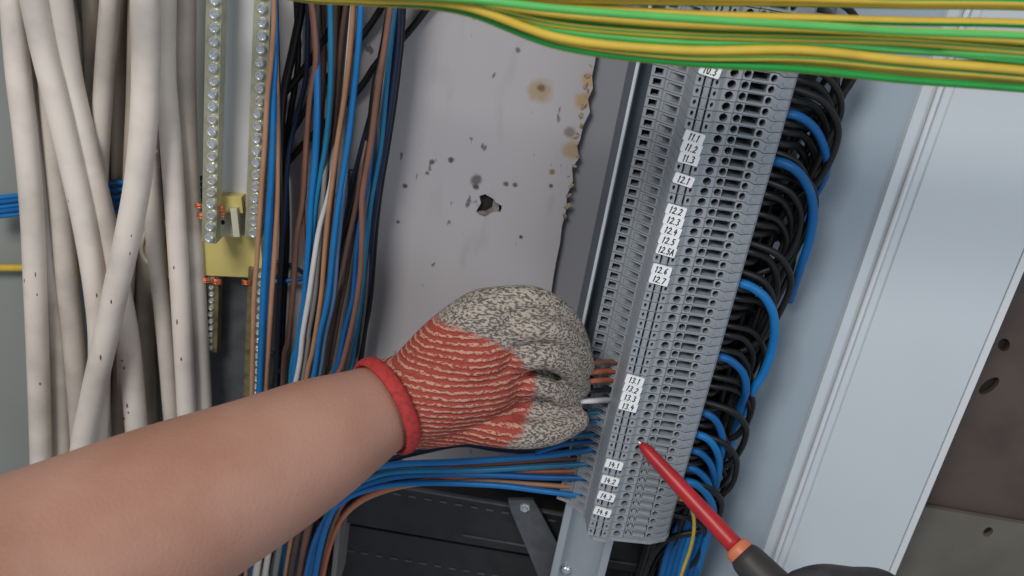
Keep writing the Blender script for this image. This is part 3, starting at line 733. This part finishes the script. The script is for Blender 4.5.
# ------------------------------------------------------------------ black backing added to darken the gap right of strip, and the wires there
bm = bmesh.new(); prism_z(bm, [(XR - .035, .006), (XR - .035, .035), (XR + .031, .032), (XR + .031, .006)], P(700, 330, .04).z - .5, P(800, 128, .04).z)
tag(link('wiring_trunking', bm, [M['blackduct']], smooth=False), 'black upright backing added to darken the gap behind the wires right of the terminals', 'cable trunking')
bm = bmesh.new(); prism_z(bm, [(XR - .02, .0065), (XR - .02, .047), (XR + .018, .047), (XR + .018, .0065)], P(790, 190, .05).z, P(800, 40, .05).z)
bmesh.ops.bevel(bm, geom=list(bm.edges), offset=.001, segments=2, affect='EDGES')
tag(link('junction_box', bm, [M['duct_in']], smooth=False), 'dark grey box behind the black wires near the top right of the strip', 'box')
rb = random.Random(11)
for i in range(-7, 50):
    z = ZREF - PITCH * i + rb.uniform(-.001, .001)
    hd = rb.uniform(.060, .080) - (.012 if i % 3 == 0 else 0); out = rb.uniform(.030, .042) ; dr = rb.uniform(.026, .036)
    xb_ = XR + rb.uniform(-.002, .030)
    n_down = z - P(690, 640, .06).z
    pts = [Vector((XR - .012, -.088, z)), Vector((XR + .004, -.090, z - .0005)), Vector((XR + out * .6, -(hd + .008), z - dr * .22)), Vector((XR + out * .95, -hd, z - dr * .8)),
           Vector((XR + out * .9, -hd + .004, z - dr * 1.7)), Vector((xb_ + .004, -hd + .008, z - dr * 2.6))]
    zz = z - dr * 2.6; end = .95
    while zz > end + .06:
        zz -= .07; pts.append(Vector((xb_ + rb.uniform(-.003, .003), -hd + .010 + rb.uniform(-.003, .003), zz)))
    bm = bmesh.new(); tube(bm, pts, rb.uniform(.0019, .0025), 10, n=6)
    tag(link('insulated_wire', bm, [M['black']]), 'black wire looping out of the right side of the terminal strip and down', 'wire', 'black wires leaving the right side of the terminal strip')
BL = [
 ([(772, 110, .085), (786, 113, .092), (800, 117, .090), (813, 127, .084), (822, 142, .078), (827, 162, .070), (824, 178, .058), (812, 200, .045), (790, 240, .034)], 9, 'dblue', 'short blue wire arching out of the strip, highest of the blue ones'),
 ([(762, 158, .085), (776, 161, .092), (790, 166, .092), (802, 177, .088), (811, 196, .083), (813, 218, .079), (808, 245, .075), (801, 266, .07), (790, 300, .05)], 9.5, 'dblue', 'blue wire arching out of the strip, second from the top'),
 ([(726, 280, .085), (740, 283, .093), (753, 288, .092), (766, 299, .090), (774, 318, .087), (773, 345, .083), (764, 372, .080), (752, 392, .077), (744, 412, .06), (720, 470, .05)], 9, 'blue', 'long bright blue wire sweeping in a big bow at mid height'),
 ([(706, 353, .085), (718, 356, .092), (731, 361, .091), (743, 373, .088), (746, 390, .084), (740, 410, .07), (724, 460, .05)], 8, 'dblue', 'blue wire below the big bow, its loop small'),
 ([(694, 412, .085), (705, 413, .092), (716, 421, .090), (722, 436, .086), (721, 455, .08), (714, 475, .07), (700, 520, .06)], 7.5, 'dblue', 'blue wire looping out level with tag 13.4'),
 ([(686, 432, .085), (697, 434, .092), (709, 440, .091), (717, 452, .088), (719, 468, .08), (712, 500, .07), (694, 560, .06), (684, 600, .06)], 7.5, 'blue', 'brighter blue wire directly under the tag 13.4 loop'),
 ([(682, 448, .085), (692, 450, .091), (703, 455, .089), (712, 468, .085), (713, 490, .075), (700, 540, .065), (686, 600, .06)], 7, 'dblue', 'blue wire looping out just above the red shaft'),
 ([(678, 466, .085), (688, 467, .091), (700, 473, .089), (709, 486, .085), (708, 510, .078), (694, 560, .07), (680, 600, .065)], 7, 'dblue', 'blue wire bending behind the red shaft'),
 ([(674, 480, .085), (684, 481, .092), (697, 485, .090), (708, 496, .087), (713, 512, .083), (708, 535, .078), (696, 576, .07), (690, 600, .07)], 8, 'blue', 'lowest bright blue loop, partly behind the red shaft'),
]
for pts, w, mt, lab in BL:
    wire('insulated_wire', pts, 0, w, M[mt], lab, group='blue wires leaving the right side of the terminal strip', segs=14)
for k in range(7):
    a = k * 5.5
    wire('insulated_wire', [(720 - a * .4, 455, .06), (712 - a * .6, 500, .066), (705 - a, 540, .07), (695 - a, 576, .072), (688 - a, 605, .072)], 0, 7.5, M['dblue' if k % 2 == 0 else 'blue' if k == 3 else 'dblue'],
         'blue wire in the tight bundle dropping below the strip end', group='blue wires bundled below the strip end')
wire('earth_wire', [(672, 498, .085), (680, 499, .093), (688, 503, .094), (693, 514, .093), (694, 530, .091), (690, 550, .089), (683, 570, .088), (676, 595, .086)], 0, 3.6, M['yel'],
     'slim yellow-green earth wire curving down from the last terminals', mats=[M['yel'], M['lgrn']], stripe=lambda k: 1 if k % 10 in (2, 3, 4, 5) else 0)

# ------------------------------------------------------------------ horizontal wires into the left side of the strip
HW = [
 ([(300, 640), (325, 530), (352, 478), (390, 460), (419, 452), (462, 444), (500, 449), (550, 452), (596, 446)], .055, 6.5, 'navy', 'navy wire, highest of the level bundle below the glove'),
 ([(305, 640), (322, 540), (345, 490), (370, 470), (401, 464), (450, 462), (500, 459), (550, 455), (594, 449)], .085, 6.5, 'blue', 'bright blue wire on top of the level bundle into the strip'),
 ([(310, 640), (328, 540), (352, 492), (390, 475), (450, 468), (500, 464), (553, 460), (592, 458)], .078, 5, 'brown', 'brown wire just under the bright blue top one of the level bundle'),
 ([(300, 640), (318, 540), (342, 494), (370, 478), (404, 471), (480, 470), (547, 466), (590, 464)], .083, 6, 'teal', 'teal-blue wire of the level bundle, above the orange-brown one'),
 ([(312, 640), (330, 545), (360, 500), (420, 482), (480, 475), (524, 472), (589, 471)], .078, 5.5, 'orange', 'orange-brown wire in the middle of the level bundle'),
 ([(298, 640), (316, 545), (340, 500), (370, 483), (413, 475), (492, 475), (540, 477), (587, 478)], .083, 6.5, 'dblue', 'deep blue wire of the level bundle, below the orange-brown one'),
 ([(312, 640), (328, 550), (352, 508), (400, 487), (468, 481), (530, 484), (584, 488)], .078, 5, 'tan', 'tan-brown wire second from the bottom of the level bundle'),
 ([(296, 640), (312, 550), (336, 507), (370, 489), (419, 483), (492, 485), (536, 490), (582, 496)], .083, 6, 'blue', 'blue wire, lowest of the level bundle'),
 ([(300, 640), (316, 555), (334, 515), (370, 480), (420, 470), (480, 466), (560, 471), (585, 474)], .064, 7, 'navy', 'navy wire behind the level bundle, left hidden by the cuff'),
 ([(306, 640), (322, 555), (340, 515), (380, 488), (430, 478), (500, 480), (560, 483), (585, 483)], .062, 7, 'navy', 'navy wire behind the lower half of the level bundle'),
]
for pts, h, w, mt, lab in HW:
    wire('insulated_wire', pts, h, w, M[mt], lab, group='wires entering the strip from the left below the glove', segs=12)
for y, x1, mt in ((412, 602, 'teal'), (421, 600, 'dblue'), (434, 597, 'teal'), (441, 596, 'dblue')):
    wire('insulated_wire', [(x1 - 60, y + 12), (x1 - 30, y + 3), (x1, y)], .085, 4.5, M[mt], 'short teal or blue wire end showing between the gloved fingers and the strip', group='wires behind the gloved fingertips')
for k, (y, mt, lab) in enumerate(((363, 'brown', 'brown wire held by the glove, highest of the five'), (372, 'orange', 'orange-brown wire held by the glove, second of the five'), (381, 'orange', 'orange-brown wire held by the glove, middle of the five'),
                 (391, 'black', 'black wire held by the glove, below the orange ones'), (401, 'lgrey', 'off-white wire held by the glove, lowest of the five'))):
    wire('insulated_wire', [(548, y + 3, .104), (565, y + 1, .106), (590, y, .103), (606 , y - 1, .092), (617 - k * 2, y - 1, .086)], .1, 5.6, M[mt], lab, group='wires held by the glove', segs=12)

# ------------------------------------------------------------------ earth wires across the top
ST = [300, 365, 460, 560, 680, 800, 900, 1030]
EW = [
 ([-12, -10, -6, -5, -4, -2, 1, 3], 9, 'a', .205, 'uppermost green and yellow earth wire at the frame top'),
 ([-10, -8, -2, 0, 2, 3, 5, 7], 8, 'y', .200, 'yellow-sided earth wire running second from the top'),
 ([-14, -9, -3, 6, 14, 18, 21, 24], 9, 'y', .200, 'yellow-sided earth wire just above the bright green one'),
 ([-10, -5, 0, 9, 18, 25, 31, 36], 8.5, 'l', .212, 'bright light-green earth wire, frontmost of the run'),
 ([-8, -3, 3, 15, 25, 29, 34, 42], 8, 'y', .202, 'yellow-sided earth wire just below the bright green one'),
 ([-12, -4, 4, 20, 30, 34, 36, 46], 7.5, 'd', .197, 'dark green earth wire in the shade of the run'),
 ([-8, -2, 6, 25, 35, 39, 42, 52], 8, 'm', .204, 'green earth wire with thin yellow line, middle of the run'),
 ([-6, -1, 8, 30, 42, 43, 50, 57], 8, 'l', .203, 'light-green earth wire crossing the shaded middle'),
 ([-8, -2, 7, 34, 47, 42, 48, 62], 8, 'd', .203, 'deep green earth wire dipping under the middle ones'),
 ([-4, 0, 7, 38, 50, 50, 60, 71], 9, 'y', .208, 'thick yellow-sided earth wire sagging in the lower half'),
 ([-6, 0, 5, 40, 56, 58, 67, 78], 8, 'm', .206, 'green earth wire just above the lowest pair'),
 ([-3, 1, 10, 45, 57, 61, 72, 82], 8.5, 'y', .200, 'yellow-sided earth wire second from the bottom'),
 ([-2, 2, 12, 46, 62, 69, 79, 89], 8.5, 'g', .204, 'lowest deep green earth wire with a yellow lower edge'),
 ([-5, 2, 9, 35, 52, 55, 74, 84], 7, 'm', .197, 'green earth wire hidden behind the lower ones'),
 ([-7, 0, 7, 28, 40, 47, 60, 66], 7, 'd', .194, 'rearmost dark green earth wire'),
]
SP = {'y': (M['yel'], M['grn'], (2, 3, 4, 5, 6)), 'a': (M['grn'], M['yel'], (0, 1, 2, 3, 4)), 'l': (M['lgrn'], M['yel'], (6, 7, 8)), 'd': (M['grn'], M['lgrn'], (10, 11)), 'm': (M['grn'], M['yel'], (1, 2, 11)), 'g': (M['grn'], M['yel'], (2, 3, 4, 9))}
for ys, w, sp, h, lab in EW:
    pts = [P(x, y - (1.5 if i == 2 else 0), h + (-.02 if i < 2 else 0)) for i, (x, y) in enumerate(zip(ST, ys))]
    pts = [P(-120, ys[0] - 90, h - .06), P(210, ys[0] - 18, h - .05)] + pts + [P(1130, ys[-1] + 10, h), P(1400, ys[-1] + 60, h - .03)]
    mA, mB, ks = SP[sp]
    bm = bmesh.new(); tube(bm, pts, w * .5 * .43 / F * 1.0 * (dep(pts[5]) / .43), 12, stripe=lambda k, ks=ks: 1 if k in ks else 0, twist=random.uniform(-1.2, 1.2), n=14, phase=random.uniform(-.4, .4))
    tag(link('earth_wire', bm, [mA, mB]), lab, 'wire', 'yellow and green earth wires across the top')

# ------------------------------------------------------------------ pale steel cabinet post on the right
hA, hB = .0485, .052
x1 = P(884, 190, hA).x        # crease
x2 = P(905, 192, hB + .002).x        # bead
x3 = P(1012, 296, hB).x; x3b = P(1003, 296, hB).x
zt, zb = 2.3, .75
t = empty('cabinet_post', (x2, 0, zb), 'wide pale blue-grey powder-coated cabinet upright on the right with a raised bead', 'cabinet upright')
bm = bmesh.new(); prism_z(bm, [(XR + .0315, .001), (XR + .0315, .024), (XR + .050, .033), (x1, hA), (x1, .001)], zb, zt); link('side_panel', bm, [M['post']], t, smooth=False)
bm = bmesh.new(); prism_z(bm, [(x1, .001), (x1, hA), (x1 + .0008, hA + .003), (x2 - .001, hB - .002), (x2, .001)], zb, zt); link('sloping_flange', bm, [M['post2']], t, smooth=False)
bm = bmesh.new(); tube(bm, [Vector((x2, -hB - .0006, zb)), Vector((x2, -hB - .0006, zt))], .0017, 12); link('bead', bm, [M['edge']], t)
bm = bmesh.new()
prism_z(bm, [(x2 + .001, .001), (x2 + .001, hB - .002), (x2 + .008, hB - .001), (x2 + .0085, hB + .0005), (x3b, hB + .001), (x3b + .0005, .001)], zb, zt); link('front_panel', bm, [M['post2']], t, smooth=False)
bm = bmesh.new(); prism_z(bm, [(x3b + .0005, -.02), (x3b + .0005, hB + .002), (x3, hB + .0015), (x3, -.02)], zb, zt); link('edge_fold', bm, [M['edge']], t, smooth=False)
# brown perforated plate and lower plate beyond it
def holed(name, x0, x1, z0, z1, h, mt, holes, label):
    bm = bmesh.new()
    A = [bm.verts.new((x, -h, z)) for x, z in ((x0, z0), (x1, z0), (x1, z1), (x0, z1))]
    es = [bm.edges.new((A[i], A[(i + 1) % 4])) for i in range(4)]; rings = [A]
    for c, rx, rz, rot in holes:
        vs = []
        for k in range(14):
            a = 2 * math.pi * k / 14; x = rx * math.cos(a); z = rz * math.sin(a)
            vs.append(bm.verts.new((c.x + x * math.cos(rot) - z * math.sin(rot), -h, c.z + x * math.sin(rot) + z * math.cos(rot))))
        es += [bm.edges.new((vs[i], vs[(i + 1) % 14])) for i in range(14)]; rings.append(vs)
    bmesh.ops.triangle_fill(bm, use_beauty=True, edges=es)
    for f in bm.faces:
        if f.normal.y > 0: f.normal_flip()
    for vs in rings:
        lo = [bm.verts.new(v.co + Vector((0, .004, 0))) for v in vs]
        for i in range(len(vs)): bm.faces.new((vs[i], vs[(i + 1) % len(vs)], lo[(i + 1) % len(vs)], lo[i]))
    bmesh.ops.recalc_face_normals(bm, faces=bm.faces)
    o = link(name, bm, [M[mt]], smooth=False); tag(o, label, 'metal plate')
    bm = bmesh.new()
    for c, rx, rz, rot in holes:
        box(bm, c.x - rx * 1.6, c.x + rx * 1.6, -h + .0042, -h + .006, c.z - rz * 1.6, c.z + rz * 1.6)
    link('hole_shade_backing', bm, [M['hole']], o, smooth=False)
h1 = .012
zsp = P(960, 511, h1).z
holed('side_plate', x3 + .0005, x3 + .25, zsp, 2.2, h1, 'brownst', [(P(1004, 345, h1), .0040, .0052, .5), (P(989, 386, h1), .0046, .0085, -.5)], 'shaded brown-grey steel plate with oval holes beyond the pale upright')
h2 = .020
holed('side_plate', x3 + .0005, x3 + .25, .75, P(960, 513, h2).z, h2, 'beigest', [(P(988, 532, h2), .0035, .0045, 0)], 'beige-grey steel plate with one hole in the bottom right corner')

# ------------------------------------------------------------------ person: forearm, glove
def remeshed(name, chains, mats, parent, voxel=.0018, smooth=4, flats=None):
    bm = bmesh.new()
    for ch in chains:
        pts = [c[0] for c in ch]; rr = [c[1] for c in ch]
        tube(bm, pts, rr, 16, n=6)
        for p, r in ((pts[0], rr[0]), (pts[-1], rr[-1])):
            bmesh.ops.create_uvsphere(bm, u_segments=16, v_segments=10, radius=r, matrix=Matrix.Translation(p))
    o = link(name, bm, mats, parent)
    md = o.modifiers.new('remesh', 'REMESH'); md.mode = 'VOXEL'; md.voxel_size = voxel; md.use_smooth_shade = True
    ms = o.modifiers.new('smooth', 'SMOOTH'); ms.iterations = smooth; ms.factor = .5
    return o
per = empty('person', P(395, 408, .135), 'person reaching in, bare forearm, red and grey knitted glove, other gloved hand on the screwdriver', 'person')
arm = [(P(470, 380, .125), .018), (P(430, 394, .128), .023)]
for ax_, ay_, hh_, hf_ in ((395, 404, .136, 44), (376, 411, .146, 46), (352, 423, .160, 53), (318, 440, .178, 63), (258, 471, .205, 75), (170, 513, .240, 91), (100, 549, .266, 103), (20, 590, .294, 116), (-80, 640, .33, 132), (-200, 705, .37, 150), (-420, 820, .43, 175)):
    p_ = P(ax_, ay_, hh_); arm.append((p_, hf_ * pxm(p_)))
bm = bmesh.new(); tube(bm, [a_[0] for a_ in arm], [a_[1] for a_ in arm], 32, n=8)
link('forearm', bm, [M['skin']], per)
gc = P(446, 396, .148)
M['glove'] = glove_material(gc, .0515, .0435)
def Q(px, py, h, rmm): return (P(px, py, h), rmm / 1000)
chains = [
 # wrist sleeve and palm, built of parallel strands
 [Q(398, 404, .136, 28.5), Q(425, 394, .134, 28.5), Q(455, 382, .131, 29), Q(480, 374, .128, 26)],
 [Q(420, 374, .130, 19), Q(450, 346, .130, 20), Q(485, 318, .128, 18), Q(505, 310, .124, 13)],
 [Q(425, 420, .132, 18), Q(460, 412, .130, 20), Q(490, 408, .126, 18)],
 [Q(440, 390, .136, 22), Q(480, 350, .132, 22), Q(505, 342, .127, 15)],
 [Q(440, 398, .136, 22), Q(480, 384, .132, 22), Q(505, 374, .127, 15)],
 # four fingers, bent and unequal
 [Q(495, 305, .126, 11), Q(528, 299, .126, 8.2), Q(552, 307, .119, 7.5), Q(570, 324, .108, 7.2), Q(580, 347, .100, 7)],
 [Q(500, 334, .131, 11), Q(536, 328, .135, 8.0), Q(562, 334, .127, 7.3), Q(578, 350, .114, 7.1), Q(584, 366, .103, 7)],
 [Q(500, 362, .131, 11), Q(537, 356, .136, 7.9), Q(561, 363, .128, 7.3), Q(575, 376, .115, 7.0), Q(580, 387, .104, 7)],
 [Q(498, 388, .127, 10.5), Q(532, 384, .130, 7.4), Q(553, 391, .124, 6.9), Q(567, 401, .113, 6.6), Q(573, 408, .104, 6.4)],
 [Q(470, 410, .128, 17), Q(505, 410, .124, 13), Q(530, 413, .122, 11), Q(548, 416, .120, 9)],
 [Q(490, 345, .122, 15), Q(530, 345, .116, 12), Q(556, 352, .110, 9)], [Q(490, 378, .120, 15), Q(530, 378, .114, 12), Q(554, 382, .109, 9)],
 # thumb from the side of the palm along the bottom
 [Q(450, 418, .134, 14), Q(485, 427, .138, 11.5), Q(522, 433, .137, 10), Q(554, 430, .128, 9), Q(577, 420, .113, 7.8)],
]
glove = remeshed('glove', chains, [M['glove']], per, voxel=.0016, smooth=2)
glove['label'] = 'grey mottled knitted glove with a ribbed red back'
# rolled cuff: torus-like ring around the wrist
axis = Vector((-.70, -.66, -.26)).normalized()
bm = bmesh.new()
u = axis.orthogonal().normalized(); v = axis.cross(u)
cuff = []
cc = P(386, 406, .145)
rings = []
N, K = 48, 10
for i in range(N):
    a = 2 * math.pi * i / N; d = u * math.cos(a) + v * math.sin(a)
    rings.append([bm.verts.new(cc + d * (.0292 + .0022 * math.cos(2 * math.pi * k / K) + .0003 * math.sin(a * 24)) + axis * .0048 * math.sin(2 * math.pi * k / K)) for k in range(K)])
for i in range(N):
    for k in range(K): bm.faces.new((rings[i][k], rings[i][(k + 1) % K], rings[(i + 1) % N][(k + 1) % K], rings[(i + 1) % N][k]))
bmesh.ops.recalc_face_normals(bm, faces=bm.faces)
link('cuff_band', bm, [M['cuffred']], glove).matrix_parent_inverse = Matrix.Identity(4)
bpy.context.view_layer.update()

# ------------------------------------------------------------------ screwdriver
tip = P(641, 444, .112); col = P(736, 547, .160); d = (col - tip).normalized()
t = empty('screwdriver', tip, 'screwdriver with red insulated shaft, orange collar and dark handle, tip in a terminal', 'screwdriver')
bm = bmesh.new(); L0 = (col - tip).length
tube(bm, [tip + d * L0 * k for k in (0, .06, .3, .7, 1)], [.0019, .0036, .0046, .0054, .0056], 18, n=4); link('shaft', bm, [M['red']], t)
bm = bmesh.new(); tube(bm, [tip - d * .004, tip + d * .001], [.0009, .0014], 8, n=2); link('blade', bm, [M['zinc']], t)
bm = bmesh.new(); tube(bm, [col - d * .001, col + d * .0005, col + d * .003, col + d * .005], [.0068, .0080, .0084, .0086], 20, n=3); link('collar', bm, [M['collar']], t)
bm = bmesh.new(); tube(bm, [col + d * q for q in (.0045, .008, .013, .03, .06, .09, .105, .11)], [.0080, .0098, .0105, .0120, .0150, .0155, .012, .004], 20, n=4); link('handle', bm, [M['grip']], t)
# dark-gloved hand round the handle, mostly below the frame
hc = col + d * .055
def K_(px, py, h, r): return (P(px, py, h), r / 1000)
ch2 = [[K_(800, 588, .205, 10), K_(822, 583, .20, 10.5), (P(850, 586, .19), .011), (P(884, 596, .18), .014), (P(905, 640, .175), .018)],
       [K_(905, 640, .175, 24), K_(880, 690, .19, 27), K_(890, 760, .20, 28), K_(930, 850, .21, 28)],
       [K_(850, 640, .16, 12), K_(815, 632, .155, 9), K_(785, 636, .175, 8.5), K_(780, 648, .195, 8)],
       [K_(850, 675, .165, 12), K_(812, 668, .160, 9.5), K_(782, 672, .180, 9), K_(780, 684, .202, 8)],
       [K_(855, 708, .17, 12), K_(818, 704, .165, 9), K_(790, 708, .185, 8.5), K_(788, 718, .205, 8)],
       [K_(860, 738, .175, 11), K_(828, 738, .17, 8), K_(804, 742, .188, 7.5), K_(802, 750, .205, 7)]]
g2 = remeshed('dark_glove', ch2, [M['dglove']], per, voxel=.002)
g2['label'] = 'dark rubber glove holding the screwdriver handle'
bm = bmesh.new(); tube(bm, [P(915, 810, .206), P(960, 930, .23), P(1020, 1080, .28)], [.026, .034, .042], 24, n=6); link('forearm', bm, [M['skin']], per)

# ------------------------------------------------------------------ light
def area(name, loc, target, size, power, col=(1, 1, 1)):
    l = bpy.data.lights.new(name, 'AREA'); l.shape = 'DISK'; l.size = size; l.energy = power; l.color = col
    o = bpy.data.objects.new(name, l); COL.objects.link(o); o.location = loc
    o.rotation_euler = (Vector(target) - Vector(loc)).to_track_quat('-Z', 'Y').to_euler(); return o
area('ceiling_lamp', (-.55, -1.25, 2.45), (0, 0, 1.4), .5, 13.5, (1, .96, .91))
area('window_light', (1.1, -1.5, 1.9), (.15, 0, 1.35), .9, 7, (.84, .92, 1))
wd = bpy.data.worlds.new('world'); S.world = wd; wd.use_nodes = True
wd.node_tree.nodes['Background'].inputs[0].default_value = (.80, .86, .95, 1)
wd.node_tree.nodes['Background'].inputs[1].default_value = .24
cam_d.dof.use_dof = True; cam_d.dof.focus_distance = .57; cam_d.dof.aperture_fstop = 9
S.view_settings.view_transform = 'Standard'; S.view_settings.look = 'None'; S.view_settings.gamma = 1; S.view_settings.exposure = .24
S.view_settings.use_curve_mapping = False
